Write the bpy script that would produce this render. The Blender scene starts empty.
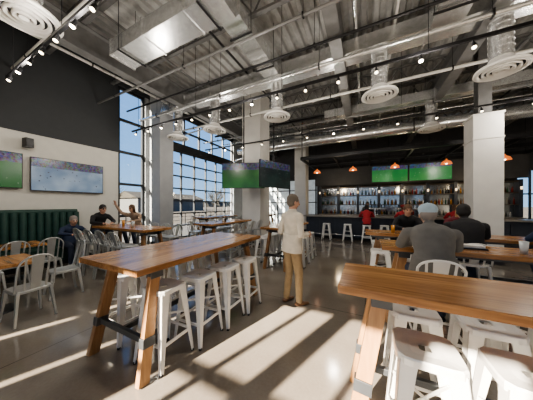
import bpy, bmesh, math, random
from mathutils import Vector, Matrix
from mathutils.bvhtree import BVHTree
random.seed(4)
V = Vector
scene = bpy.context.scene

# ------------------------------------------------------------------ materials
def nt(name):
    m = bpy.data.materials.new(name); m.use_nodes = True
    n = m.node_tree.nodes; l = m.node_tree.links
    return m, n, l, n['Principled BSDF']

def mat(name, col, rough=0.5, metal=0.0, var=0.12, scale=6.0, bump=0.0, emit=0.0, spec=None):
    m, n, l, b = nt(name)
    tc = n.new('ShaderNodeTexCoord'); nz = n.new('ShaderNodeTexNoise')
    nz.inputs['Scale'].default_value = scale; nz.inputs['Detail'].default_value = 4
    l.new(tc.outputs['Object'], nz.inputs['Vector'])
    r = n.new('ShaderNodeValToRGB')
    r.color_ramp.elements[0].position = 0.3; r.color_ramp.elements[1].position = 0.7
    r.color_ramp.elements[0].color = (*[c*(1-var) for c in col], 1)
    r.color_ramp.elements[1].color = (*[min(1, c*(1+var)) for c in col], 1)
    l.new(nz.outputs['Fac'], r.inputs['Fac']); l.new(r.outputs['Color'], b.inputs['Base Color'])
    b.inputs['Roughness'].default_value = rough; b.inputs['Metallic'].default_value = metal
    if spec is not None: b.inputs['Specular IOR Level'].default_value = spec
    if bump:
        bp = n.new('ShaderNodeBump'); bp.inputs['Strength'].default_value = bump; bp.inputs['Distance'].default_value = 0.02
        l.new(nz.outputs['Fac'], bp.inputs['Height']); l.new(bp.outputs['Normal'], b.inputs['Normal'])
    if emit:
        l.new(r.outputs['Color'], b.inputs['Emission Color']); b.inputs['Emission Strength'].default_value = emit
    return m

def wood(name, c1, c2, axis='X', rough=0.35, plank=0.11):
    m, n, l, b = nt(name)
    tc = n.new('ShaderNodeTexCoord'); mp = n.new('ShaderNodeMapping')
    mp.inputs['Scale'].default_value = (1.2, 16, 16) if axis == 'X' else ((16, 1.2, 16) if axis == 'Y' else (16, 16, 1.2))
    nz = n.new('ShaderNodeTexNoise'); nz.inputs['Scale'].default_value = 2.2; nz.inputs['Detail'].default_value = 6
    l.new(tc.outputs['Object'], mp.inputs['Vector']); l.new(mp.outputs['Vector'], nz.inputs['Vector'])
    sx = n.new('ShaderNodeSeparateXYZ'); l.new(tc.outputs['Object'], sx.inputs[0])
    dv = n.new('ShaderNodeMath'); dv.operation = 'DIVIDE'; dv.inputs[1].default_value = plank
    l.new(sx.outputs['Y' if axis == 'X' else 'X'], dv.inputs[0])
    fl = n.new('ShaderNodeMath'); fl.operation = 'FLOOR'; l.new(dv.outputs[0], fl.inputs[0])
    wn = n.new('ShaderNodeTexWhiteNoise'); wn.noise_dimensions = '1D'; l.new(fl.outputs[0], wn.inputs['W'])
    mx = n.new('ShaderNodeMath'); mx.operation = 'MULTIPLY_ADD'; mx.inputs[1].default_value = 0.35
    l.new(wn.outputs['Value'], mx.inputs[0]); l.new(nz.outputs['Fac'], mx.inputs[2])
    r = n.new('ShaderNodeValToRGB')
    r.color_ramp.elements[0].position = 0.35; r.color_ramp.elements[1].position = 0.95
    r.color_ramp.elements[0].color = (*c1, 1); r.color_ramp.elements[1].color = (*c2, 1)
    l.new(mx.outputs[0], r.inputs['Fac']); l.new(r.outputs['Color'], b.inputs['Base Color'])
    b.inputs['Roughness'].default_value = rough
    return m

def floor_mat():
    m, n, l, b = nt('polished_concrete')
    tc = n.new('ShaderNodeTexCoord')
    n1 = n.new('ShaderNodeTexNoise'); n1.inputs['Scale'].default_value = 0.9; n1.inputs['Detail'].default_value = 8
    n2 = n.new('ShaderNodeTexNoise'); n2.inputs['Scale'].default_value = 40; n2.inputs['Detail'].default_value = 3
    l.new(tc.outputs['Object'], n1.inputs['Vector']); l.new(tc.outputs['Object'], n2.inputs['Vector'])
    a = n.new('ShaderNodeMath'); a.operation = 'MULTIPLY_ADD'; a.inputs[1].default_value = 0.25
    l.new(n2.outputs['Fac'], a.inputs[0]); l.new(n1.outputs['Fac'], a.inputs[2])
    r = n.new('ShaderNodeValToRGB')
    r.color_ramp.elements[0].position = 0.35; r.color_ramp.elements[1].position = 0.85
    r.color_ramp.elements[0].color = (0.145, 0.123, 0.10, 1); r.color_ramp.elements[1].color = (0.25, 0.222, 0.185, 1)
    l.new(a.outputs[0], r.inputs['Fac'])
    br = n.new('ShaderNodeTexBrick'); br.offset = 0; br.inputs['Scale'].default_value = 1
    br.inputs['Brick Width'].default_value = 3.2; br.inputs['Row Height'].default_value = 3.2
    br.inputs['Mortar Size'].default_value = 0.006; br.inputs['Mortar Smooth'].default_value = 0
    br.inputs['Color1'].default_value = (1, 1, 1, 1); br.inputs['Color2'].default_value = (1, 1, 1, 1)
    br.inputs['Mortar'].default_value = (0.45, 0.45, 0.45, 1)
    l.new(tc.outputs['Object'], br.inputs['Vector'])
    mx = n.new('ShaderNodeMixRGB'); mx.blend_type = 'MULTIPLY'; mx.inputs[0].default_value = 1
    l.new(r.outputs['Color'], mx.inputs[1]); l.new(br.outputs['Color'], mx.inputs[2])
    l.new(mx.outputs[0], b.inputs['Base Color'])
    rr = n.new('ShaderNodeMapRange'); rr.inputs['To Min'].default_value = 0.06; rr.inputs['To Max'].default_value = 0.18
    l.new(n1.outputs['Fac'], rr.inputs['Value']); l.new(rr.outputs[0], b.inputs['Roughness'])
    b.inputs['Specular IOR Level'].default_value = .8
    return m

def screen_mat(name, base, lines, spots, strength=1.2, vs=7, thr=.13):
    m, n, l, b = nt(name)
    tc = n.new('ShaderNodeTexCoord')
    nz = n.new('ShaderNodeTexNoise'); nz.inputs['Scale'].default_value = 1.6; nz.inputs['Detail'].default_value = 2
    vo = n.new('ShaderNodeTexVoronoi'); vo.inputs['Scale'].default_value = vs
    l.new(tc.outputs['Object'], nz.inputs['Vector']); l.new(tc.outputs['Object'], vo.inputs['Vector'])
    r = n.new('ShaderNodeValToRGB'); r.color_ramp.elements[0].position = .35; r.color_ramp.elements[1].position = .7
    r.color_ramp.elements[0].color = (*base, 1); r.color_ramp.elements[1].color = (*lines, 1)
    l.new(nz.outputs['Fac'], r.inputs['Fac'])
    lt = n.new('ShaderNodeMath'); lt.operation = 'LESS_THAN'; lt.inputs[1].default_value = thr
    l.new(vo.outputs['Distance'], lt.inputs[0])
    mx = n.new('ShaderNodeMixRGB'); l.new(lt.outputs[0], mx.inputs[0]); l.new(r.outputs['Color'], mx.inputs[1])
    mx.inputs[2].default_value = (*spots, 1)
    sp = n.new('ShaderNodeSeparateXYZ'); l.new(tc.outputs['Object'], sp.inputs[0])
    gt = n.new('ShaderNodeMath'); gt.operation = 'GREATER_THAN'; gt.inputs[1].default_value = .20; l.new(sp.outputs['Z'], gt.inputs[0])
    v2 = n.new('ShaderNodeTexVoronoi'); v2.inputs['Scale'].default_value = 28; l.new(tc.outputs['Object'], v2.inputs['Vector'])
    m3 = n.new('ShaderNodeMixRGB'); m3.blend_type = 'MULTIPLY'; m3.inputs[0].default_value = 1; l.new(v2.outputs['Color'], m3.inputs[1]); m3.inputs[2].default_value = (.08, .10, .16, 1)
    m4 = n.new('ShaderNodeMixRGB'); l.new(gt.outputs[0], m4.inputs[0]); l.new(mx.outputs[0], m4.inputs[1]); l.new(m3.outputs[0], m4.inputs[2])
    b.inputs['Base Color'].default_value = (0.01, 0.01, 0.01, 1); b.inputs['Roughness'].default_value = 0.2
    l.new(m4.outputs[0], b.inputs['Emission Color']); b.inputs['Emission Strength'].default_value = strength
    return m

def glass_mat():
    m = bpy.data.materials.new('window_glass'); m.use_nodes = True
    n = m.node_tree.nodes; l = m.node_tree.links; n.clear()
    o = n.new('ShaderNodeOutputMaterial'); t = n.new('ShaderNodeBsdfTransparent'); g = n.new('ShaderNodeBsdfGlossy')
    g.inputs['Roughness'].default_value = 0.02; mx = n.new('ShaderNodeMixShader'); mx.inputs[0].default_value = 0.05
    t.inputs[0].default_value = (.93, .96, .97, 1)
    l.new(t.outputs[0], mx.inputs[1]); l.new(g.outputs[0], mx.inputs[2]); l.new(mx.outputs[0], o.inputs[0])
    return m

M = dict(
 floor=floor_mat(),
 cream=mat('cream_paint', (.60, .59, .54), .7, var=.03),
 char=mat('charcoal_paint', (.04, .044, .048), .7, var=.05),
 dark=mat('dark_wall', (.05, .05, .052), .7, var=.1),
 deck=mat('metal_deck', (.44, .44, .43), .5, .2, var=.15),
 steel=mat('painted_joist_steel', (.20, .20, .20), .5, .3),
 galv=mat('galvanized_duct', (.76, .77, .77), .26, .8, var=.15, scale=12),
 diff=mat('diffuser_paint', (.74, .73, .70), .5, 0, var=.03),
 black=mat('black_metal', (.018, .018, .02), .4, .3),
 frame=mat('window_frame_steel', (.035, .037, .04), .45, .3),
 col=mat('column_paint', (.66, .65, .62), .75, var=.05, scale=3),
 colg=mat('column_grey', (.34, .35, .36), .75, var=.06, scale=3),
 stool=mat('white_powder_coat', (.76, .75, .72), .32, .1, var=.04),
 chair=mat('galvanised_chair', (.52, .53, .52), .32, .6, var=.08),
 bracket=mat('dark_bracket_steel', (.07, .075, .08), .45, .5),
 tableX=wood('table_wood_x', (.21, .09, .028), (.48, .25, .095), 'X', .26),
 tableY=wood('table_wood_y', (.19, .085, .03), (.42, .225, .095), 'Y', .24),
 leg=wood('table_leg_wood', (.22, .11, .045), (.42, .23, .10), 'Z', .45, .2),
 green=mat('green_upholstery', (.02, .06, .048), .55, var=.15),
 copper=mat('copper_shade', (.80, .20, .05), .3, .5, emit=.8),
 bulb=mat('lamp_glow', (1, .85, .6), .4, emit=9, var=0),
 barfront=mat('bar_front_panel', (.03, .038, .055), .5),
 bartop=mat('bar_top_stone', (.25, .23, .2), .3),
 shelf=mat('shelf_dark_wood', (.09, .065, .045), .5),
 mirror=mat('back_bar_mirror', (.35, .36, .36), .15, .9, var=.05),
 glass=glass_mat(),
 ground=mat('dry_field', (.07, .056, .038), .95, var=.25, scale=.15),
 hill=mat('distant_brush', (.04, .034, .025), .95, var=.35, scale=.4),
 siding=mat('outbuilding_siding', (.10, .096, .09), .8),
 concrete=mat('patio_concrete', (.08, .076, .07), .85, scale=1),
 paper=mat('paper_menu', (.75, .72, .66), .8),
 glow=mat('backbar_glow', (1.0, .78, .5), .5, emit=1.6, var=.0),
)
M['scr_green'] = screen_mat('screen_field', (.012, .07, .02), (.025, .12, .03), (.4, .4, .36), .85, 9, .08)
M['scr_bar'] = screen_mat('screen_field_bright', (.015, .11, .03), (.03, .17, .04), (.4, .42, .36), 1.1, 9, .08)
M['scr_ctr'] = screen_mat('screen_field_dim', (.01, .055, .015), (.035, .15, .025), (.10, .12, .10), .7, 9, .08)
M['scr_ice'] = screen_mat('screen_court', (.07, .13, .22), (.30, .36, .42), (.04, .03, .04), .8, 8, .13)
M['scr_dark'] = screen_mat('screen_dim', (.008, .012, .014), (.015, .035, .03), (.06, .07, .07), .7)

# ------------------------------------------------------------------ mesh builder
class B:
    def __init__(s): s.v = []; s.f = []; s.m = []; s.mats = []; s.sm = []
    def mi(s, m):
        if m not in s.mats: s.mats.append(m)
        return s.mats.index(m)
    def add(s, vs, fs, m, smooth=False):
        o = len(s.v); s.v += [V(p) for p in vs]; k = s.mi(m)
        for f in fs: s.f.append([i+o for i in f]); s.m.append(k); s.sm.append(smooth)
    def box(s, x0, x1, y0, y1, z0, z1, m):
        vs = [(x0,y0,z0),(x1,y0,z0),(x1,y1,z0),(x0,y1,z0),(x0,y0,z1),(x1,y0,z1),(x1,y1,z1),(x0,y1,z1)]
        s.add(vs, [(0,3,2,1),(4,5,6,7),(0,1,5,4),(1,2,6,5),(2,3,7,6),(3,0,4,7)], m)
    def beam(s, p, q, w, h, m, up=(0,0,1), w2=None, h2=None):
        p = V(p); q = V(q); d = (q-p).normalized(); u = V(up)
        if abs(d.dot(u)) > .99: u = V((0,1,0))
        a = d.cross(u).normalized(); b = a.cross(d).normalized()
        w2 = w if w2 is None else w2; h2 = h if h2 is None else h2
        vs = []
        for c, ww, hh in ((p,w,h),(q,w2,h2)):
            for i, j in ((-1,-1),(1,-1),(1,1),(-1,1)): vs.append(c + a*i*ww/2 + b*j*hh/2)
        s.add(vs, [(0,3,2,1),(4,5,6,7),(0,1,5,4),(1,2,6,5),(2,3,7,6),(3,0,4,7)], m)
    def cyl(s, p, q, r, m, r2=None, n=10, smooth=True):
        p = V(p); q = V(q); r2 = r if r2 is None else r2; d = (q-p).normalized()
        u = V((0,0,1)) if abs(d.z) < .9 else V((1,0,0))
        a = d.cross(u).normalized(); b = a.cross(d).normalized()
        vs = []
        for c, rr in ((p,r),(q,r2)):
            for i in range(n):
                t = 2*math.pi*i/n; vs.append(c + a*math.cos(t)*rr + b*math.sin(t)*rr)
        s.add(vs, [(i,(i+1)%n,n+(i+1)%n,n+i) for i in range(n)], m, smooth)
        s.add(vs, [tuple(range(n))[::-1], tuple(range(n,2*n))], m)
    def lathe(s, prof, c, m, n=24, smooth=True):
        c = V(c); vs = []
        for r, z in prof:
            for i in range(n):
                t = 2*math.pi*i/n; vs.append(c+V((math.cos(t)*r, math.sin(t)*r, z)))
        fs = []
        for k in range(len(prof)-1):
            for i in range(n):
                j = (i+1)%n; fs.append((k*n+i, k*n+j, (k+1)*n+j, (k+1)*n+i))
        s.add(vs, fs, m, smooth)
    def tube(s, pts, r, m, n=8):
        for a, b in zip(pts[:-1], pts[1:]): s.cyl(a, b, r, m, n=n)
    def mesh(s, name):
        me = bpy.data.meshes.new(name); me.from_pydata(s.v, [], s.f)
        for m in s.mats: me.materials.append(m)
        me.polygons.foreach_set('material_index', s.m); me.polygons.foreach_set('use_smooth', s.sm)
        me.update(); return me
    def make(s, name, loc=(0,0,0), rot=0, bevel=0):
        o = put(s.mesh(name), name, loc, rot)
        if bevel:
            md = o.modifiers.new('bevel', 'BEVEL'); md.width = bevel; md.segments = 2; md.limit_method = 'ANGLE'; md.angle_limit = .6
        return o

def put(me, name, loc=(0,0,0), rot=0, scale=1):
    o = bpy.data.objects.new(name, me); scene.collection.objects.link(o)
    o.location = loc; o.rotation_euler = (0,0,rot)
    if scale != 1: o.scale = (scale,)*3
    return o

# ------------------------------------------------------------------ room shell
XW, XE, YS, YN, ZC = -8.0, 7.6, -4.0, 14.0, 6.4
b = B(); b.box(XW-.3, XE+.3, YS-.3, YN+.3, -.2, 0, M['floor']); b.make('floor')
b = B(); vs = []; x = XW-.2; pr = []
while x < XE+.2:
    pr += [(x, ZC), (x+.10, ZC), (x+.14, ZC+.08), (x+.24, ZC+.08)]; x += .28
for p in pr: vs.append((p[0], YS-.2, p[1]))
for p in pr: vs.append((p[0], YN+.2, p[1]))
k = len(pr); b.add(vs, [(i, i+1, k+i+1, k+i) for i in range(k-1)], M['deck'])
b.box(XW-.3, XE+.3, YS-.3, YN+.3, ZC+.1, ZC+.3, M['deck']); b.make('ceiling')

b = B(); w = XW-.25
b.box(w, XW, YS, 4.1, 0, 3.5, M['cream']); b.box(w, XW, YS, 4.1, 3.5, ZC, M['char'])
b.box(w, XW, 4.1, 11.15, 5.95, ZC, M['char']); b.box(w, XW, 5.1, 6.1, 0, 5.95, M['colg'])
b.box(w, XW, 6.1, 11.15, 4.2, 4.5, M['frame']); b.box(w, XW, 11.15, YN, 0, ZC, M['colg'])
b.make('wall_left')
b = B(); b.box(XW, 6.55, YN, YN+.25, 0, ZC, M['dark']); b.box(6.55, 7.5, YN, YN+.25, 0, .9, M['cream']); b.box(6.55, 7.5, YN, YN+.25, 3.3, ZC, M['dark']); b.box(7.5, XE, YN, YN+.25, 0, ZC, M['cream']); b.make('wall_back')
b = B()
for x in (6.55,7.0,7.44): b.box(x,x+.06,YN+.08,YN+.16,.9,3.3,M['frame'])
for z in (.9,2.1,3.24): b.box(6.55,7.5,YN+.085,YN+.155,z,z+.06,M['frame'])
b.box(6.6,7.45,YN+.115,YN+.125,.95,3.25,M['glass']); b.make('window_5')
b = B(); b.box(XE, XE+.25, YS, YN, 0, 3.2, M['cream']); b.box(XE, XE+.25, YS, YN, 3.2, ZC, M['dark']); b.make('wall_right')
b = B(); b.box(XW, XW+.02, YS, 4.1, 0, .12, M['black']); b.make('baseboard_left')
b = B(); T = 3.62
b.box(XW, XE, YS-.15, YS, T, ZC, M['char'])
op = [(-5.75,-5.6), (-4.66,-4.52), (-3.75,-2.98), (-2.78,-1.86), (-1.70,-.82), (-.62,.30), (.5,1.45), (1.62,2.5), (3.0,6.4)]
prev = XW
for a, c in op: b.box(prev, a, YS-.15, YS, 0, T, M['char']); prev = c
b.box(prev, XE, YS-.15, YS, 0, T, M['char'])
b.make('wall_front')
b = B()
for a, c in op:
    for z in (.03, 1.05, 1.9, 2.75): b.box(a, c, YS-.11, YS-.04, z, z+.07, M['frame'])
    if c-a > .5:
        k = 2 if c-a < 2 else 7
        for i in range(1, k): xx = a+(c-a)*i/k; b.box(xx-.03, xx+.03, YS-.105, YS-.045, 0, T, M['frame'])
b.make('window_1')

b = B()
def grid(b, y0, y1, z0, z1, ny, nz, t=.06, x0=XW-.16, x1=XW-.06, m=None):
    m = m or M['frame']
    for i in range(ny+1):
        y = y0 + (y1-y0)*i/ny; yy = min(max(y, y0+t/2), y1-t/2); b.box(x0, x1, yy-t/2, yy+t/2, z0, z1, m)
    for i in range(nz+1):
        z = z0 + (z1-z0)*i/nz; zz = min(max(z, z0+t/2), z1-t/2); b.box(x0+.005, x1-.005, y0, y1, zz-t/2, zz+t/2, m)
grid(b, 4.1, 5.1, 0, 5.95, 1, 5, .09)
b.box(XW-.115, XW-.105, 4.15, 5.05, .1, 5.9, M['glass']); b.make('window_2')
b = B(); grid(b, 6.1, 11.15, 4.5, 5.95, 5, 2, .08)
b.box(XW-.115, XW-.105, 6.15, 11.1, 4.55, 5.9, M['glass']); b.make('window_3')
b = B(); grid(b, 6.1, 11.15, 0, 4.2, 6, 7, .06)
b.box(XW-.115, XW-.105, 6.15, 11.1, .05, 4.15, M['glass'])
for y in (6.14, 11.1): b.box(XW+.002, XW+.04, y-.04, y+.04, 0, 4.3, M['galv'])
b.make('door_1')
b = B()
for y in (6.2, 11.05):
    b.tube([(XW+.08,y,4.35),(XW+.14,y,4.45),(XW+.35,y,4.6),(XW+2.6,y,4.75)], .03, M['galv'])
    b.cyl((XW+2.6,y,4.75),(XW+2.6,y,ZC-.01),.012,M['galv'])
b.make('garage_door_track')

# ------------------------------------------------------------------ exterior
b = B(); b.box(-260, 260, -120, 260, -.6, -.25, M['ground']); b.make('ground')
b = B(); b.box(-15, -8.31, -6, 26, -.25, -.04, M['concrete']); b.make('patio_slab')
b = B(); vs = []; n = 90
for i in range(n+1):
    y = -60 + i*5; h = 3.2 + 2.6*random.random(); vs += [(-120+random.uniform(-3,3), y, -.3), (-122, y, h)]
b.add(vs, [(2*i, 2*i+2, 2*i+3, 2*i+1) for i in range(n)], M['hill']); b.make('distant_treeline')
def tree(loc, h):
    b = B(); b.cyl((0,0,0),(0,0,h*.45),.14,M['hill'],.08)
    for i in range(26):
        a = random.uniform(0, 6.28); z = random.uniform(.3,.6)*h; r = random.uniform(.2,.38)*h
        q = V((math.cos(a)*r, math.sin(a)*r, z+random.uniform(.2,.4)*h)); b.cyl((0,0,z*.9), q, .05, M['hill'], .015, n=6)
        for k in range(4):
            b.cyl(q*.7+V((0,0,z*.25)), q+V((random.uniform(-.6,.6),random.uniform(-.6,.6),random.uniform(.1,.7))), .025, M['hill'], .006, n=5)
    b.make('bare_tree', loc)
for p, h in (((-30,14,-.3),5),((-38,26,-.3),6),((-26,30,-.3),5),((-34,40,-.3),6)): tree(p, h)
b = B(); b.box(-60,-50,30,52,-.3,3.4,M['siding'])
b.add([(-60.5,29.5,3.4),(-49.5,29.5,3.4),(-49.5,52.5,3.4),(-60.5,52.5,3.4),(-55,29.5,5.2),(-55,52.5,5.2)],[(0,1,4),(1,2,5,4),(2,3,5),(3,0,4,5)],M['hill'])
b.make('outbuilding')
b = B()
for i in range(16): b.box(-14.03,-13.97,-2+i*1.6,-1.95+i*1.6,-.1,.95,M['black'])
for z in (.3,.6,.9): b.box(-14.015,-13.985,-2,22,z,z+.03,M['black'])
b.make('patio_fence')

# ------------------------------------------------------------------ columns
def column(loc, s, z1=ZC, m=None, clad=None):
    m = m or M['col']; b = B(); zt = clad or z1
    b.box(-s/2,s/2,-s/2,s/2,.12,zt,m); b.box(-s/2-.02,s/2+.02,-s/2-.02,s/2+.02,0,.12,M['black'])
    b.box(-s/2-.015,s/2+.015,-s/2-.015,s/2+.015,3.4,3.44,m)
    if clad:
        b.box(-s/2-.02,s/2+.02,-s/2-.02,s/2+.02,zt,zt+.05,m)
        for y in (-.14,.12): b.box(-.14,.14,y,y+.02,zt+.05,z1,M['steel'])
        b.box(-.01,.01,-.12,.12,zt+.05,z1,M['steel'])
    b.make('column', loc, 0)
column((-7.62, 5.55, 0), .62, m=M['colg'])
column((-4.2, 7.5, 0), .85)
column((-3.6, 12.3, 0), .7)
column((2.98, 7.8, 0), .60, clad=4.05)

# ------------------------------------------------------------------ roof structure
b = B(); L = XE-XW-.02
b.box(0, L, -.05, .05, -.06, 0, M['steel']); b.box(0, L, -.05, .05, -.56, -.50, M['steel'])
x = 0.02
while x < L-.6:
    b.beam((x,0,-.06),(x+.3,0,-.52),.03,.03,M['steel']); b.beam((x+.3,0,-.52),(x+.6,0,-.06),.03,.03,M['steel']); x += .6
jm = b.mesh('bar_joist')
for i, y in enumerate([-2.6,-.9,.8,2.3,3.9,6.3,8.25,9.6,11.1,12.9]): put(jm, 'bar_joist', (XW+.01, y, ZC-.005))
b = B(); Ly = YN-YS-.02
for z in (-.02,-.62): b.box(-.13,.13,0,Ly,z-.02,z,M['steel'])
b.box(-.012,.012,0,Ly,-.62,-.02,M['steel']); gm = b.mesh('roof_girder')
for x in (-6.0, -.6, 2.2, 5.6): put(gm, 'roof_girder', (x, YS+.01, ZC-.57))

def rect_duct(x0,x1,y0,y1,z0,z1,axis):
    b = B(); b.box(x0,x1,y0,y1,z0,z1,M['galv']); e = .025
    if axis == 'X':
        x = x0
        while x <= x1+.01: b.box(x-.02,x+.02,y0-e,y1+e,z0-e,z1+e,M['galv']); x += 1.2
        for x in (x0+.4,x1-.4):
            for y in (y0-.03,y1+.03): b.cyl((x,y,z0-.03),(x,y,ZC-.01),.008,M['black'],n=6)
            b.box(x-.02,x+.02,y0-.05,y1+.05,z0-.05,z0-.025,M['black'])
    else:
        y = y0
        while y <= y1+.01: b.box(x0-e,x1+e,y-.02,y+.02,z0-e,z1+e,M['galv']); y += 1.2
        for y in (y0+.4,y1-.4):
            for x in (x0-.03,x1+.03): b.cyl((x,y,z0-.03),(x,y,ZC-.01),.008,M['black'],n=6)
            b.box(x0-.05,x1+.05,y-.02,y+.02,z0-.05,z0-.025,M['black'])
    b.make('sheet_metal_duct')
rect_duct(-5.4,-2.2,2.6,3.15,5.15,5.5,'X')
rect_duct(-7.2,4.8,5.25,5.75,5.3,5.62,'X')
rect_duct(-2.65,-2.2,3.25,5.2,5.3,5.6,'Y')
rect_duct(1.2,1.75,.8,5.2,5.25,5.6,'Y')
rect_duct(-1.5,6.5,8.5,9.0,5.2,5.5,'X')
rect_duct(-.3,1.1,2.7,3.1,5.4,5.62,'X')
b = B()
for i in range(30):
    x = -7+i*.42; b.cyl((x,10.35,4.9),(x+.40,10.35,4.9),.24,M['galv'],n=16); b.cyl((x+.40,10.35,4.9),(x+.42,10.35,4.9),.25,M['galv'],n=16)
for x in (-6,-2,2,5): b.cyl((x,10.35,5.1),(x,10.35,ZC-.01),.01,M['black'],n=6)
b.make('spiral_duct')
pm = [M['galv'],M['diff'],M['steel'],M['black']]
for i,(y,z,r) in enumerate([(.3,5.62,.03),(1.7,5.05,.045),(3.5,5.0,.03),(4.4,5.1,.03),(4.9,4.95,.05),(6.7,5.1,.04),(8.35,5.0,.03),(9.3,5.65,.05),(9.9,5.3,.03)]):
    b = B(); b.cyl((XW,y,z),(XE,y,z),r,pm[i%4])
    for x in range(-7,8,3): b.cyl((x,y,z),(x,y,ZC),.006,M['black'],n=5); b.box(x-.015,x+.015,y-r-.01,y+r+.01,z-r-.01,z+r+.01,M['black'])
    b.make('ceiling_pipe')
for i,(x,z,r) in enumerate([(-7.2,5.72,.04),(-5.1,5.75,.03),(-3.3,5.7,.03),(-.2,5.75,.05),(.6,5.72,.03),(3.6,5.72,.04),(4.7,5.75,.03)]):
    b = B(); b.cyl((x,YS,z),(x,YN,z),r,pm[(i+1)%4])
    for y in range(-3,14,3): b.cyl((x,y,z),(x,y,ZC),.006,M['black'],n=5); b.box(x-r-.01,x+r+.01,y-.015,y+.015,z-r-.01,z+r+.01,M['black'])
    b.make('ceiling_pipe')

def diffuser(x, y, z, top, R=.4):
    b = B(); n = 8; zz = z+.22; h = (top-zz)/n
    for i in range(n):
        b.cyl((0,0,zz+i*h-z),(0,0,zz+i*h+h*.93-z),.17,M['galv'],n=20); b.cyl((0,0,zz+i*h+h*.9-z),(0,0,zz+(i+1)*h-z),.18,M['galv'],n=20)
    b.lathe([(.17,.24),(.19,.18),(.26,.12),(R,.06),(R+.01,.02),(R-.03,0),(R-.04,.04)],(0,0,0),M['diff'],32)
    for k in range(1,5):
        r = R*(1-k*.2); b.lathe([(r+.035,.05),(r+.04,.0),(r+.02,-.015*k*.4),(r-.005,.03)],(0,0,0),M['diff'],32)
    b.cyl((0,0,-.01),(0,0,.03),.05,M['diff'],n=16); b.cyl((0,0,.04),(0,0,.05),R-.04,M['black'],n=32)
    b.make('ceiling_air_diffuser', (x,y,z))
for x in (2.36,.30,-2.37,-4.75,-6.6): diffuser(x,5.5,4.2,5.27,.38)
diffuser(2.05,8.75,4.2,5.17,.38); diffuser(-4.25,1.0,4.2,5.6,.38); diffuser(5.6,8.75,4.2,5.17,.38)

LIGHTS = []
def track(x0, x1, y, z, step=.62, lit=()):
    b = B(); b.box(x0,x1,y-.02,y+.02,z,z+.045,M['black'])
    x = x0+.25; i = 0
    while x < x1:
        b.cyl((x,y,z),(x,y,z-.05),.012,M['black'],n=6)
        b.cyl((x,y,z-.04),(x+.0,y-.03,z-.12),.022,M['black'],.034,n=12)
        b.cyl((x,y-.03,z-.118),(x,y-.034,z-.128),.026,M['bulb'],n=10)
        if i in lit: LIGHTS.append((x,y-.04,z-.19))
        if i%4 == 0: b.cyl((x+.1,y,z+.04),(x+.1,y,ZC-.01),.006,M['black'],n=5)
        x += step; i += 1
    b.make('track_light')
track(-6.1,-.6,1.22,4.0,.5,(1,5,9))
track(-6.9,5.8,3.95,4.0,.62,(2,7,12,17))
track(-6.6,6.6,7.0,4.1,.9,(1,6,11))

# ------------------------------------------------------------------ furniture meshes
def stool_mesh():
    b = B(); m = M['stool']; H = .76; s = .155; f = .205
    n = 32; def_r = lambda t,S: S/ (abs(math.cos(t))**6+abs(math.sin(t))**6)**(1/6)
    rings = [(.035,H-.012),(.08,H-.012),(s*.85,H-.004),(s,H),(s+.006,H-.01),(s+.006,H-.045),(s-.004,H-.045),(s-.006,H-.018),(.03,H-.02)]
    vs = []
    for r, z in rings:
        for i in range(n):
            t = 2*math.pi*(i+.5)/n; rr = def_r(t, r); vs.append((math.cos(t)*rr, math.sin(t)*rr, z))
    fs = []
    for k in range(len(rings)-1):
        for i in range(n): fs.append((k*n+i,k*n+(i+1)%n,(k+1)*n+(i+1)%n,(k+1)*n+i))
    b.add(vs, fs, m, False)
    for sx in (-1,1):
        for sy in (-1,1):
            top = V((sx*.145,sy*.145,H-.03)); bot = V((sx*f,sy*f,0.012))
            for ax in (0,1):
                wt, wb = .085, .032; ins = V((-sx,0,0)) if ax == 0 else V((0,-sy,0)); nn = V((0,-sy,0)) if ax == 0 else V((-sx,0,0)); th = .004
                q = [top, top+ins*wt, bot+ins*wb, bot]; q2 = [p+nn*th for p in q]
                b.add(q+q2, [(0,1,2,3),(7,6,5,4),(0,4,5,1),(1,5,6,2),(2,6,7,3),(3,7,4,0)], m)
            b.cyl(bot-V((0,0,.012))+V((-sx*.012,-sy*.012,0)), bot+V((-sx*.012,-sy*.012,.01)), .018, M['black'], n=8)
    def at(z): return .145+(f-.145)*(H-.03-z)/(H-.04) - .008
    e = at(.25)
    for sg in (-1,1):
        b.beam((-e,sg*e,.25),(e,sg*e,.25),.012,.03,m); b.beam((sg*e,-e,.25),(sg*e,e,.25),.012,.03,m)
    b.beam((-at(.45),-at(.45),.45),(at(.45),at(.45),.45),.006,.02,m); b.beam((-at(.45),at(.45),.445),(at(.45),-at(.45),.445),.006,.02,m)
    return b.mesh('bar_stool')
SM = stool_mesh()
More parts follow.
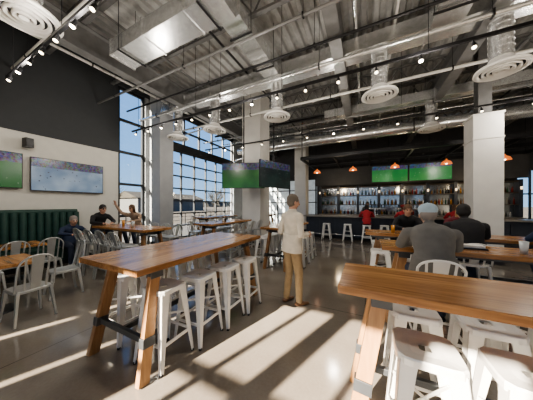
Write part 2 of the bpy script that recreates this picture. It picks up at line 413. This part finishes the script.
def chair_mesh(H=.45, back=.47, m=None):
    b = B(); m = m or M['chair']; s = .18
    n = 28; rad = lambda t,S: S/(abs(math.cos(t))**5+abs(math.sin(t))**5)**.2
    rings = [(0.001,H-.014),(.1,H-.012),(s,H),(s+.008,H-.01),(s+.006,H-.04),(s-.006,H-.04),(0.001,H-.022)]; vs = []
    for r, z in rings:
        for i in range(n): t = 2*math.pi*(i+.5)/n; rr = rad(t,r); vs.append((math.cos(t)*rr,math.sin(t)*rr,z))
    fs = [(k*n+i,k*n+(i+1)%n,(k+1)*n+(i+1)%n,(k+1)*n+i) for k in range(len(rings)-1) for i in range(n)]
    b.add(vs,fs,m)
    for sx in (-1,1):
        for sy in (-1,1):
            b.beam((sx*.16,sy*.16,H-.02),(sx*(.20+.03*(H>.6)),sy*(.21+.02*(H>.6)),0),.05,.03,m,up=(1,0,0),w2=.026,h2=.02)
    if H > .6:
        for sg in (-1,1): b.beam((-.205,sg*.205,.25),(.205,sg*.205,.25),.012,.03,m); b.beam((sg*.205,-.205,.25),(sg*.205,.205,.25),.012,.03,m)
    pts = []
    for i in range(13):
        t = math.pi*i/12; x = -math.cos(t)*.19; z = H+back*(.45+.55*math.sin(t)**.6 if i not in (0,12) else .0); y = -.17-.10*((z-H)/back)
        pts.append((x,y,z))
    b.tube(pts,.012,m,8)
    b.beam((0,-.175,H),(0,-.27,H+back*.99),.10,.006,m,up=(0,1,0),w2=.13)
    for sx in (-1,1): b.beam((sx*.105,-.175,H),(sx*.115,-.26,H+back*.92),.022,.006,m,up=(0,1,0))
    for sx in (-1,1): b.cyl((sx*.19,-.17,H),(sx*.18,.0,H-.02),.01,m,n=8)
    return b.mesh('dining_chair')
CM = chair_mesh(); CMH = chair_mesh(.76,.30,M['stool']); CMG = chair_mesh(.76,.30,M['chair'])
def stool(x,y,r=0): return put(SM,'bar_stool',(x,y,0),r)
def chair(x,y,r=0): return put(CM,'dining_chair',(x,y,0),r)

def high_table(x0,x1,y0,y1,axis,H=1.05,name='communal_high_table'):
    b = B(); cx=(x0+x1)/2; cy=(y0+y1)/2; hx=(x1-x0)/2; hy=(y1-y0)/2; wm = M['tableX'] if axis=='X' else M['tableY']
    b.box(-hx,hx,-hy,hy,H-.055,H,wm)
    P = (lambda u,v,z: (u,v,z)) if axis=='X' else (lambda u,v,z: (v,u,z))
    hu,hv = (hx,hy) if axis=='X' else (hy,hx)
    def bx(u0,u1,v0,v1,z0,z1,m):
        a=P(u0,v0,z0); c=P(u1,v1,z1); b.box(min(a[0],c[0]),max(a[0],c[0]),min(a[1],c[1]),max(a[1],c[1]),z0,z1,m)
    for sv in (-1,1): bx(-hu+.1,hu-.1,sv*(hv-.14)-.02,sv*(hv-.14)+.02,H-.10,H-.056,M['bracket'])
    for su in (-1,1):
        ut, ub = su*(hu-.27), su*(hu-.09)
        vt, vb = hv-.16, hv-.07
        for sv in (-1,1):
            b.beam(P(ub,sv*vb,0),P(ut,sv*vt,H-.06),.055,.10,M['leg'],up=P(1,0,0))
            b.beam(P(ut,sv*vt,H-.16),P(ut,sv*vt,H-.056),.075,.13,M['bracket'],up=P(1,0,0))
            t=.33; b.beam(P(ub+(ut-ub)*t,sv*(vb+(vt-vb)*t),H*t-.045),P(ub+(ut-ub)*(t+.04),sv*(vb+(vt-vb)*(t+.04)),H*(t+.04)+.0),.07,.115,M['bracket'],up=P(1,0,0))
        t=.33; u=ub+(ut-ub)*t; v=vb+(vt-vb)*t
        b.beam(P(u,-v,H*t),P(u,v,H*t),.035,.06,M['bracket'])
        b.beam(P(ut,-vt,H-.12),P(ut,vt,H-.12),.04,.06,M['bracket'])
    t=.33; u=hu-.09+(-.18)*t
    b.beam(P(-u,0,H*t),P(u,0,H*t),.035,.05,M['bracket'])
    return b.make(name,(cx,cy,0),0,bevel=.004)

high_table(-2.70,-1.70,1.01,3.2,'Y')
for x,y in ((-1.90,1.42),(-1.83,1.84),(-1.77,2.26),(-1.72,2.68)): stool(x,y,.03)
for y in (1.46,1.88,2.30,2.72): stool(-2.64,y,-.02)
high_table(-.17,2.4,1.45,2.05,'X')
for x in (.32,.75,1.18,1.61): stool(x,1.49,0)
for x in (.35,.78,1.21): stool(x,2.0,.02)
high_table(.2,2.8,3.1,3.7,'X')
stool(1.2,2.78); stool(1.65,2.8); stool(.62,3.95); stool(2.15,2.8,.1)
high_table(0,2.8,4.5,5.1,'X')
stool(.25,4.3); stool(.3,5.35)
high_table(-6.5,-4.3,2.7,3.4,'X')
for x in (-6.0,-5.5,-5.0,-4.5): put(CMG,'counter_chair',(x,2.45,0),0)
for x in (-5.7,-5.2,-4.7): put(CMG,'counter_chair',(x,3.68,0),math.pi)
high_table(-4.6,-3.9,4.4,6.6,'Y')
for y in (4.8,5.3,5.8,6.3): put(CMG,'counter_chair',(-3.62,y,0),math.pi/2); put(CMG,'counter_chair',(-4.88,y,0),-math.pi/2)
high_table(-2.35,-1.65,4.4,6.4,'Y')
for y in (4.75,5.2,5.65,6.1): stool(-1.58,y); stool(-2.42,y)
high_table(-6.9,-6.2,6.6,9.0,'Y')
for y in (6.9,7.4,7.9,8.4): put(CMG,'counter_chair',(-5.9,y,0),math.pi/2)
for y in (7.1,7.7,8.3): put(CMG,'counter_chair',(-7.2,y,0),-math.pi/2)
high_table(-6.3,-4.9,10.6,11.3,'X')
for x in (-6.0,-5.5): stool(x,10.35)

def low_table(x,y,w=.75,d=.75):
    b = B(); b.box(-w/2,w/2,-d/2,d/2,.70,.75,M['tableX']); b.cyl((0,0,.02),(0,0,.70),.035,M['black'],n=16)
    b.cyl((0,0,0),(0,0,.02),.26,M['black'],.25,n=28); b.box(-.25,.25,-.03,.03,.68,.70,M['black']); b.box(-.03,.03,-.25,.25,.68,.70,M['black'])
    b.make('dining_table',(x,y,0),0,bevel=.004)
low_table(-4.98,.85,.85,.85); chair(-4.28,1.05,math.pi/2+.1); chair(-4.9,1.62,math.pi-.1); chair(-5.7,.9,-math.pi/2)
low_table(-6.75,1.5,.7,.7); low_table(-6.75,.5,.7,.7); chair(-6.1,1.75,math.pi/2); chair(-6.1,1.25,math.pi/2+.1); chair(-6.2,.5,math.pi/2)

b = B(); y0,y1 = -2.0,2.9
b.box(-7.98,-7.35,y0,y1,0,.12,M['black']); b.box(-7.98,-7.3,y0,y1,.12,.36,M['green']); b.box(-7.98,-7.28,y0,y1,.361,.46,M['green'])
b.box(-7.98,-7.86,y0,y1,.46,1.42,M['green'])
y = y0+.075
while y < y1: b.cyl((-7.84,y,.47),(-7.87,y,1.40),.074,M['green'],n=14); y += .15
b.cyl((-7.88,y0,1.42),(-7.88,y1,1.42),.06,M['green'],n=14); b.make('booth_bench')

def glass_item(x,y,z,c,h=.14):
    b = B(); b.lathe([(.001,0),(.028,0),(.038,h),(.035,h),(.026,.01),(.001,.01)],(0,0,0),c,18); b.make('drinking_glass',(x,y,z))
beer = mat('amber_drink',(.55,.25,.04),.1); clear = mat('clear_tumbler',(.55,.58,.58),.08)
for p in ((.95,3.35,1.05,beer),(1.6,3.3,1.05,clear),(.5,4.75,1.05,beer),(1.1,4.85,1.05,clear),(-5.2,3.0,1.05,clear),(-5.8,3.1,1.05,beer)): glass_item(*p)
b = B(); b.box(-.12,.12,-.08,.08,0,.02,M['black']); b.box(-.1,.1,-.065,.065,.021,.05,M['paper']); b.make('serving_tray',(1.2,3.4,1.05))
for p in ((-4.25,5.4,1.05),(-2.0,5.4,1.05)):
    b = B(); b.box(-.05,.05,-.07,.07,0,.012,M['black']); b.box(-.045,-.04,-.06,.06,.012,.10,M['black']); b.box(.04,.045,-.06,.06,.012,.10,M['black']); b.box(-.035,.035,-.055,.055,.013,.09,M['paper'])
    b.make('napkin_holder',p)

# ------------------------------------------------------------------ televisions
def tv(name,loc,rot,w,h,m,hang=None,tilt=0):
    b = B(); b.box(-w/2,w/2,-.03,.03,-h/2,h/2,M['black']); b.box(-w/2+.015,w/2-.015,-.034,-.0301,-h/2+.02,h/2-.015,m)
    b.box(-.2,.2,.03,.08,-.15,.15,M['black'])
    if hang:
        b.cyl((0,.1,-.1),(0,.1,hang-loc[2]),.025,M['black']); b.box(-.03,.03,.03,.13,-.1,-.04,M['black'])
    return b.make(name,loc,rot)
tv('wall_television',(-7.91,2.77,2.43),math.pi/2,1.62,.90,M['scr_ice'])
tv('wall_television',(-7.91,1.02,2.47),math.pi/2,1.62,.90,M['scr_green'])
tv('hanging_television',(-3.95,6.1,2.66),.38,1.55,.92,M['scr_ctr'],5.8)
tv('hanging_television',(-2.85,6.5,2.66),1.2,1.5,.92,M['scr_dark'],5.8)
for x,r in ((1.1,.12),(2.75,-.05)): tv('hanging_television',(x,12.0,3.2),r,1.62,.84,M['scr_bar'],5.8)
b = B(); b.box(-.09,.09,-.07,.07,-.12,.12,M['black']); b.beam((-.09,0,0),(-.2,0,.05),.03,.03,M['black']); b.make('wall_speaker',(-7.8,1.9,3.2),.2)

# ------------------------------------------------------------------ bar
b = B(); x0,x1 = -2.7,6.4
b.box(x0,x1,10.05,10.6,.1,1.03,M['barfront']); b.box(x0,x1,10.12,10.6,0,.1,M['black']); b.box(x0-.08,x1,9.8,10.65,1.03,1.09,M['bartop'])
x = x0+.05
while x < x1-.7: b.box(x,x+.62,10.03,10.05,.2,.95,M['barfront']); x += .72
b.cyl((x0,9.9,.22),(x1,9.9,.22),.025,M['galv'])
x = x0+.2
while x < x1: b.cyl((x,9.9,.22),(x,10.06,.22),.012,M['galv'],n=6); x += 1.4
b.make('bar_counter')
b = B(); b.box(-2.6,6.2,12.7,13.3,0,1.0,M['barfront']); b.box(-2.6,6.2,12.65,13.3,1.0,1.05,M['bartop'])
b.box(-2.6,6.2,13.3,13.34,1.05,2.7,M['mirror'])
for z in (1.6,2.15,2.66): b.box(-2.6,6.2,12.98,13.3,z,z+.03,M['shelf'])
x = -2.6; i = 0
while x < 6.3:
    b.box(x-.06,x+.06,12.96,13.3,1.05,2.75,M['barfront'])
    b.cyl((x,12.93,2.3),(x,12.93,2.42),.035,M['glow'],n=10); x += 1.1
b.make('back_bar_shelving')
bm = [mat('bottle_%d'%i,c,.12,var=.05) for i,c in enumerate([(.12,.045,.012),(.015,.06,.025),(.30,.28,.24),(.32,.15,.02),(.02,.02,.025),(.2,.025,.02),(.40,.40,.38)])]
b = B()
for z in (1.052,1.632,2.182):
    x = -2.45
    while x < 6.1:
        h = random.uniform(.22,.33); r = random.uniform(.03,.042); m = random.choice(bm)
        if abs(((x+2.6+.55)%1.1)-.55) > .12:
            b.lathe([(.001,0),(r,0),(r,h*.6),(r*.35,h*.78),(r*.35,h),(.001,h)],(x,13.1+random.uniform(-.04,.04),z),m,8)
        x += random.uniform(.1,.24)
b.make('liquor_bottles')
b = B()
for x in (0,1.3):
    b.cyl((x,0,0),(x,0,.35),.04,M['galv'],n=14); b.cyl((x-.45,0,.35),(x+.45,0,.35),.045,M['galv'],n=14)
    for i in range(7): b.cyl((x-.4+i*.13,-.03,.37),(x-.4+i*.13,-.06,.52),.012,M['black'],.02,n=8)
b.make('beer_tap_tower',(.4,10.4,1.09))
b = B()
for y in (9.8,11.4,13.0): b.box(-2.9,6.4,y-.06,y+.06,3.85,4.0,M['black'])
x = -2.9
while x < 6.5: b.box(x-.04,x+.04,9.8,13.0,3.86,3.99,M['black']); x += 1.55
for x in (-2.85,1.75,6.35):
    for y in (9.8,13.0): b.cyl((x,y,3.9),(x,y,ZC),.02,M['black'])
b.box(-2.9,6.4,12.9,12.95,2.8,3.85,M['dark'])
b.make('bar_canopy_frame')
for x in (-2.1,-.5,1.1,2.75,4.3):
    b = B(); b.lathe([(.02,.20),(.03,.15),(.07,.13),(.13,.09),(.17,.0),(.165,0),(.125,.08),(.06,.12),(.001,.125)],(0,0,0),M['copper'],24)
    b.cyl((0,0,.19),(0,0,3.84-3.15),.006,M['black'],n=6); b.lathe([(.001,-.01),(.03,.01),(.04,.05),(.02,.09),(.001,.1)],(0,0,0),M['bulb'],12)
    b.make('copper_pendant_lamp',(x,9.8,3.15))
for x in (-1.6,-.7,.7,2.1,3.6): stool(x,9.5)
b = B()
for i in range(6): b.box(-7.9+i*.96,-7.82+i*.96,13.86,13.95,0,3.4,M['frame'])
for z in (0,.9,1.75,2.6,3.35): b.box(-7.9,-3.0,13.87,13.94,z,z+.06,M['frame'])
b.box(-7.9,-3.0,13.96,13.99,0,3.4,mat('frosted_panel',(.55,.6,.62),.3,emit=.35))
b.make('window_4')
b = B(); b.box(5.2,6.2,13.9,13.99,0,2.3,mat('white_door_paint',(.6,.58,.54),.5)); b.box(5.1,5.2,13.88,13.99,0,2.4,M['frame']); b.box(6.2,6.3,13.88,13.99,0,2.4,M['frame']); b.box(5.1,6.3,13.88,13.99,2.3,2.4,M['frame'])
b.cyl((5.3,13.85,1.0),(5.3,13.85,1.2),.015,M['galv']); b.make('door_2')

# ------------------------------------------------------------------ people
skin = mat('skin',(.50,.29,.20),.5,var=.04); eyeM = mat('eye_dark',(.03,.02,.02),.2); lipM = mat('lips',(.36,.13,.11),.5)
def cloth(n,c): return mat(n,c,.85,var=.12,scale=9,bump=.25)

def person(name, loc, rot, J, C, voxel=.011, hair='short', hyaw=0, hpitch=0, scale=1.0, female=False, bulk=1.0):
    b = B()
    def loft(rings, m, n=16):
        vs=[]
        for c,ax,ay in rings:
            for i in range(n):
                t=2*math.pi*i/n; vs.append(V(c)+V(ax)*math.cos(t)+V(ay)*math.sin(t))
        k=len(rings); fs=[(j*n+i,j*n+(i+1)%n,(j+1)*n+(i+1)%n,(j+1)*n+i) for j in range(k-1) for i in range(n)]
        fs += [tuple(range(n))[::-1], tuple(range((k-1)*n,k*n))]
        b.add(vs,fs,m)
    def seg(a,c,ra,rc,m,flat=1.0,side=(1,0,0),caps=True):
        a=V(a);c=V(c);d=c-a;L=d.length;d.normalize(); s=V(side); s=(s-d*s.dot(d))
        if s.length<.01: s=V((0,1,0))-d*d.y
        s.normalize(); u=d.cross(s); R=[]
        if caps:
            for t in (80,55,28): t=math.radians(t); R.append((a-d*ra*math.sin(t)*min(1,flat+.3), s*ra*math.cos(t), u*ra*math.cos(t)*flat))
        k=max(2,int(L/.015))
        for i in range(k+1):
            f=i/k; r=ra+(rc-ra)*f; R.append((a+d*L*f,s*r,u*r*flat))
        if caps:
            for t in (28,55,80): t=math.radians(t); R.append((c+d*rc*math.sin(t)*min(1,flat+.3), s*rc*math.cos(t), u*rc*math.cos(t)*flat))
        loft(R,m)
    def ell(c,r,f,u_,m):
        f=V(f);u_=V(u_);s=f.cross(u_); R=[]
        for i in range(13):
            t=math.pi*(i+.35)/13.0-math.pi/2+.02; R.append((V(c)+u_*r[2]*math.sin(t), s*r[0]*math.cos(t), f*r[1]*math.cos(t)))
        loft(R,m)
    P=V(J['pelvis']); N=V(J['neck']); Md=V(J.get('mid',(P+N)/2))
    def sp(t): return P*(1-t)**2 + Md*2*t*(1-t)*1.0 + N*t*t
    sh = V(J['shR'])-V(J['shL']); X=sh.normalized()
    prof=[(-.12,.14,.105),(0,.168,.125),(.18,.165,.12),(.38,.152,.112),(.6,.168,.12),(.78,.182,.118),(.9,.165,.10),(1.0,.085,.07),(1.06,.06,.058)]
    if female: prof=[(t,a*.88,c*.9) for t,a,c in prof]
    if bulk!=1: prof=[(t,a*(bulk if t<.95 else 1),c*(bulk if t<.95 else 1)) for t,a,c in prof]
    R=[]; K=36
    for i in range(K+1):
        t=-.12+1.18*i/K
        for (t0,a0,c0),(t1,a1,c1) in zip(prof[:-1],prof[1:]):
            if t0-1e-6<=t<=t1+1e-6:
                f=(t-t0)/(t1-t0); f=f*f*(3-2*f); rx=a0+(a1-a0)*f; ry=c0+(c1-c0)*f
        tg=(sp(t+.02)-sp(t-.02)).normalized(); xx=(X-tg*X.dot(tg)).normalized(); yy=tg.cross(xx)
        R.append((sp(t),xx*rx,yy*ry))
    loft(R,C['top'],24)
    HL,HR=V(J['hipL']),V(J['hipR'])
    seg(HL,HR,.115,.115,C['pants'],1.0,(0,0,1))
    for S in 'LR':
        sgn = -1 if S=='L' else 1
        s_,e_,w_=V(J['sh'+S]),V(J['el'+S]),V(J['wr'+S])
        seg(s_-X*sgn*.09+V((0,0,.015)),s_,.062,.060*bulk,C['top']); seg(s_,e_,.060*bulk,.047*bulk,C['top'])
        seg(e_,w_,.047*bulk,.034,C['top'],caps=True)
        d=(w_-e_).normalized(); hd=V(J.get('hd'+S,d)).normalized(); nrm=V(J.get('pn'+S,(0,0,-1))); nrm=(nrm-hd*nrm.dot(hd)).normalized(); lat=hd.cross(nrm)*sgn
        w0=w_+d*.02; seg(w_,w0+hd*.02,.026,.024,C['skin'],.8,lat)
        seg(w0+hd*.03,w0+hd*.075,.036,.040,C['skin'],.38,lat)
        curl=J.get('curl',.45)
        for i,(o,Lf) in enumerate(((-.031,.066),(-.0105,.078),(.0105,.074),(.030,.058))):
            p=w0+hd*.085+lat*o; ang=.15; dd=hd
            for j,fr in enumerate((.45,.3,.25)):
                ang+=curl*(.6 if j==0 else 1); dd=(hd*math.cos(ang)+nrm*math.sin(ang)+lat*o*1.5).normalized(); q=p+dd*Lf*fr*1.05
                seg(p,q,.0096-.0008*j,.009-.0008*j,C['skin'],side=lat); p=q
        tb=w0+hd*.02-lat*.03; t1=tb+(hd*.6-lat*.75+nrm*.25).normalized()*.042; t2=t1+(hd*.85-lat*.25+nrm*.45).normalized()*.032
        seg(tb,t1,.013,.0105,C['skin']); seg(t1,t2,.0105,.009,C['skin'])
        h_,k_,a_=V(J['hip'+S]),V(J['kn'+S]),V(J['an'+S])
        seg(h_,k_,.098,.068,C['pants'],1,(1,0,0)); seg(k_,a_,.066,.052,C['pants'])
        td=V(J.get('toe'+S,(0,1,0))).normalized()
        seg(a_+V((0,0,-.01)),a_+V((0,0,-.03)),.045,.042,C['pants'])
        base=a_+V((0,0,-.055)); seg(base-td*.045,base+td*.06,.040,.044,C['shoe'],.75,td.cross(V((0,0,1)))); seg(base+td*.05+V((0,0,-.008)),base+td*.15+V((0,0,-.014)),.044,.034,C['shoe'],.62,td.cross(V((0,0,1))))
    if J.get('hem'):
        hz=J['hem']; tg=(sp(.05)-sp(-.05)).normalized(); R=[]
        for i in range(12):
            t=hz+( .30-hz)*i/11; xx=(X-tg*X.dot(tg)).normalized(); yy=tg.cross(xx); R.append((sp(t),xx*(.208-.036*i/11)*(.92 if female else bulk),yy*(.142-.014*i/11)*bulk))
        loft(R,C['top'],24)
    H=V(J['head']); fy=Matrix.Rotation(hyaw,3,'Z'); f=fy@Matrix.Rotation(hpitch,3,'X')@V((0,1,0)); u=fy@Matrix.Rotation(hpitch,3,'X')@V((0,0,1)); s=f.cross(u)
    seg(N-V((0,0,.03)),H-u*.05-f*.015,.056,.052,C['skin'])
    ell(H+u*.02-f*.01,(.074,.094,.096),f,u,C['skin']); ell(H-u*.035+f*.018,(.060,.070,.078),f,u,C['skin']); ell(H-u*.092+f*.052,(.026,.024,.018),f,u,C['skin'])
    seg(H+u*.012+f*.086,H-u*.026+f*.106,.009,.013,C['skin'])
    for q in (-1,1):
        ell(H+s*q*.078-u*.01-f*.005,(.011,.020,.033),f,u,C['skin']); ell(H+s*q*.030+u*.004+f*.081,(.010,.008,.005),f,u,eyeM); seg(H+s*q*.018+u*.029+f*.084,H+s*q*.044+u*.028+f*.074,.004,.004,C['hair'])
    seg(H-s*.02-u*.058+f*.081,H+s*.02-u*.058+f*.081,.006,.006,lipM)
    hc=C['hair']
    if hair=='cap': ell(H+u*.0-f*.045,(.082,.068,.085),f,u,hc)
    else: ell(H+u*.046-f*.026,(.085,.098,.092),f,u,hc); ell(H+u*.0-f*.045,(.084,.070,.085),f,u,hc)
    if hair=='long':
        ell(H-u*.07-f*.055,(.088,.055,.13),f,u,hc); ell(H-u*.02-f*.03,(.094,.075,.10),f,u,hc)
    if hair=='cap':
        cm=C['cap']; ell(H+u*.058-f*.014,(.096,.110,.080),f,u,cm); seg(H+u*.05+f*.07,H+u*.038+f*.15,.07,.055,cm,.12,s)
        seg(H+u*.13-f*.012,H+u*.137-f*.012,.01,.01,cm)
    me=b.mesh(name+'_src'); tmp=bpy.data.objects.new('tmp',me); scene.collection.objects.link(tmp)
    md=tmp.modifiers.new('r','REMESH'); md.mode='VOXEL'; md.voxel_size=voxel
    sm=tmp.modifiers.new('s','SMOOTH'); sm.iterations=3; sm.factor=.5
    dg=bpy.context.evaluated_depsgraph_get(); dg.update(); out=bpy.data.meshes.new_from_object(tmp.evaluated_get(dg)); out.name=name
    # colour each face by the closest garment / skin surface (outer layers win ties)
    trees=[BVHTree.FromPolygons(b.v,[fc for fc,mi in zip(b.f,b.m) if mi==k]) for k in range(len(b.mats))]
    bias=[.006 if m in (C['hair'],C['cap']) else (.005 if m==C['top'] else (.002 if m in (eyeM,lipM) else 0)) for m in b.mats]
    if C.get('cap'): bias=[.009 if m==C['cap'] else v for m,v in zip(b.mats,bias)]
    out.materials.clear()
    for m in b.mats: out.materials.append(m)
    for p in out.polygons:
        p.use_smooth=True; best=9; bi=0
        for k,t in enumerate(trees):
            r=t.find_nearest(p.center,.06)
            if r[0] is not None and r[3]-bias[k]<best: best=r[3]-bias[k]; bi=k
        p.material_index=bi
    bpy.data.objects.remove(tmp); bpy.data.meshes.remove(me)
    return put(out,name,loc,rot,scale)

stand = dict(pelvis=(0,0,.97),neck=(0,.0,1.50),mid=(0,.01,1.25),head=(0,.035,1.645),shL=(-.185,0,1.42),shR=(.185,0,1.42),
  elL=(-.25,-.05,1.14),wrL=(-.14,.20,1.10),elR=(.25,-.03,1.14),wrR=(.13,.22,1.12),hdL=(.3,.9,.1),hdR=(-.3,.9,.1),pnL=(.8,-.2,-.3),pnR=(-.8,-.2,-.3),curl=.5,
  hipL=(-.085,0,.93),hipR=(.085,0,.93),knL=(-.10,.03,.50),knR=(.11,.05,.50),anL=(-.11,-.03,.09),anR=(.12,.05,.09),toeL=(-.15,1,0),toeR=(.2,1,0),hem=-.22)
C0=dict(top=cloth('cream_shirt',(.62,.57,.48)),pants=cloth('khaki_trousers',(.30,.215,.12)),shoe=mat('brown_shoe',(.16,.08,.04),.5),skin=skin,hair=mat('grey_hair',(.13,.11,.09),.8),cap=None)
person('standing_man',(-1.07,3.1,0),-.55,stand,C0,voxel=.0068,hair='short',hyaw=-.3,hpitch=-.15)
jeans=cloth('dark_jeans',(.03,.04,.07)); hb=mat('black_hair',(.012,.01,.01),.6); hbr=mat('brown_hair',(.09,.045,.02),.6)
blk=cloth('black_jacket',(.02,.02,.022))
person('bartender',(.1,11.7,0),math.pi*.95,stand,dict(top=blk,pants=jeans,shoe=M['black'],skin=skin,hair=hb,cap=None),voxel=.012,hpitch=-.1)
person('bartender',(2.3,11.6,0),math.pi*1.2,stand,dict(top=cloth('slate_shirt',(.12,.14,.17)),pants=jeans,shoe=M['black'],skin=skin,hair=hbr,cap=None),voxel=.012,hpitch=-.2)

def seated(name,x,y,rot,top,pants,hairc,seat=.76,hair='short',voxel=.011,cap=None,raise_arm=False,table=1.05,female=False,low=False,shoe=None,hyaw=0,hpitch=-.15,scale=1,bulk=1.0):
    z=seat-.76; tz=table-1.05
    J=dict(pelvis=(0,.0,.885+z),neck=(0,.17,1.355+z),mid=(0,-.03,1.16+z),head=(0,.245,1.485+z),shL=(-.185*bulk,.13,1.27+z),shR=(.185*bulk,.13,1.27+z),
      elL=(-.27,.26,1.115+tz),wrL=(-.12,.46,1.10+tz),elR=(.27,.26,1.115+tz),wrR=(.13,.48,1.10+tz),pnL=(0,0,-1),pnR=(0,0,-1),curl=.2,
      hipL=(-.09,.0,.868+z),hipR=(.09,.0,.868+z),hem=-.12)
    if low: J.update(knL=(-.12,.42,.52),knR=(.12,.42,.52),anL=(-.12,.40,.09),anR=(.13,.44,.09))
    else: J.update(knL=(-.14,.38,.80),knR=(.14,.38,.80),anL=(-.11,.24,.355),anR=(.12,.25,.355))
    if raise_arm: J.update(elR=(.34,.22,1.36+z),wrR=(.42,.32,1.58+z),hdR=(.1,.2,1),pnR=(0,1,0))
    C=dict(top=top,pants=pants,shoe=shoe or M['black'],skin=skin,hair=hairc,cap=cap)
    return person(name,(x,y,0),rot,J,C,voxel,'cap' if cap else hair,hyaw,hpitch,female=female,scale=scale,bulk=bulk)
grey=cloth('grey_sweatshirt',(.15,.145,.135)); red=cloth('red_sweater',(.40,.035,.04)); mar=cloth('maroon_top',(.16,.03,.04)); navy=cloth('navy_shirt',(.03,.045,.09))
hbl=mat('blonde_hair',(.42,.27,.12),.6); capw=cloth('pale_blue_cap',(.36,.46,.53)); capr=cloth('red_cap',(.30,.03,.03)); hg=mat('silver_hair',(.25,.22,.2),.7)
seated('seated_man_in_cap',.66,2.72,.0,grey,jeans,hg,cap=capw,voxel=.009,bulk=1.14); put(CMH,'counter_chair',(.66,2.74,0),0)
seated('seated_man',1.38,4.0,-.05,blk,jeans,hb,voxel=.011,bulk=1.1); put(CMH,'counter_chair',(1.38,4.03,0),0)
seated('seated_man',.85,5.62,math.pi,blk,jeans,hbr,voxel=.012); stool(.85,5.62)
seated('seated_woman',1.75,5.62,math.pi,mar,jeans,hbl,hair='long',female=True,voxel=.012); stool(1.75,5.62)
seated('seated_man',2.4,4.0,.1,navy,jeans,hbr,voxel=.012); stool(2.4,4.0)
seated('seated_woman',.05,9.36,0,red,jeans,hb,hair='long',female=True,voxel=.014); stool(.05,9.36)
seated('seated_man',1.38,9.36,.1,red,jeans,hbr,voxel=.014,cap=capr); stool(1.38,9.36)
seated('seated_woman',2.9,9.36,-.1,red,jeans,hbr,hair='long',female=True,voxel=.014); stool(2.9,9.36)
seated('seated_man',-7.2,2.5,-math.pi/2,navy,jeans,hg,seat=.46,table=.80,low=True,voxel=.013)
seated('seated_man',-6.95,3.05,-math.pi/2,blk,jeans,hb,voxel=.013); stool(-6.95,3.05)
seated('seated_woman',-6.75,4.0,math.pi*1.15,cloth('tan_top',(.35,.25,.18)),jeans,hbr,raise_arm=True,female=True,hair='long',voxel=.013); stool(-6.75,4.0)

# ------------------------------------------------------------------ light
scene.view_settings.look = 'AgX - Medium High Contrast'
scene.view_settings.exposure = .22
w=bpy.data.worlds.new('World'); scene.world=w; w.use_nodes=True; n=w.node_tree.nodes; l=w.node_tree.links
tc=n.new('ShaderNodeTexCoord'); sx=n.new('ShaderNodeSeparateXYZ'); l.new(tc.outputs['Generated'],sx.inputs[0])
cr=n.new('ShaderNodeValToRGB'); cr.color_ramp.elements[0].position=0; cr.color_ramp.elements[0].color=(.42,.64,.92,1)
cr.color_ramp.elements[1].position=.75; cr.color_ramp.elements[1].color=(.15,.34,.80,1)
e=cr.color_ramp.elements.new(.22); e.color=(.27,.52,.92,1)
l.new(sx.outputs['Z'],cr.inputs['Fac']); l.new(cr.outputs['Color'],n['Background'].inputs[0]); n['Background'].inputs[1].default_value=1.25
el=math.radians(25.4); az=math.radians(20)
d=V((math.sin(az)*math.cos(el),math.cos(az)*math.cos(el),-math.sin(el)))
L=bpy.data.lights.new('sun','SUN'); L.energy=42; L.angle=math.radians(.5); L.color=(1,.87,.71)
o=bpy.data.objects.new('sun',L); scene.collection.objects.link(o); o.rotation_euler=d.to_track_quat('-Z','Y').to_euler(); o.location=(-5,-12,8)
for i,p in enumerate(LIGHTS):
    L=bpy.data.lights.new('track_lamp','POINT'); L.energy=62; L.shadow_soft_size=.12; L.color=(1,.92,.82)
    o=bpy.data.objects.new('track_lamp',L); scene.collection.objects.link(o); o.location=p
for x in (-1.3,1.9,4.4):
    L=bpy.data.lights.new('backbar_lamp','POINT'); L.energy=22; L.shadow_soft_size=.15; L.color=(1,.78,.5)
    o=bpy.data.objects.new('backbar_lamp',L); scene.collection.objects.link(o); o.location=(x,11.9,2.55)

# ------------------------------------------------------------------ camera
cd=bpy.data.cameras.new('camera'); cam=bpy.data.objects.new('camera',cd); scene.collection.objects.link(cam)
cd.sensor_width=36; cd.lens=200/533*36; cd.shift_y=5/533; cd.clip_start=.05; cd.clip_end=800
cam.location=(0,0,1.6); cam.rotation_euler=(math.pi/2,0,math.radians(26.3)); scene.camera=cam
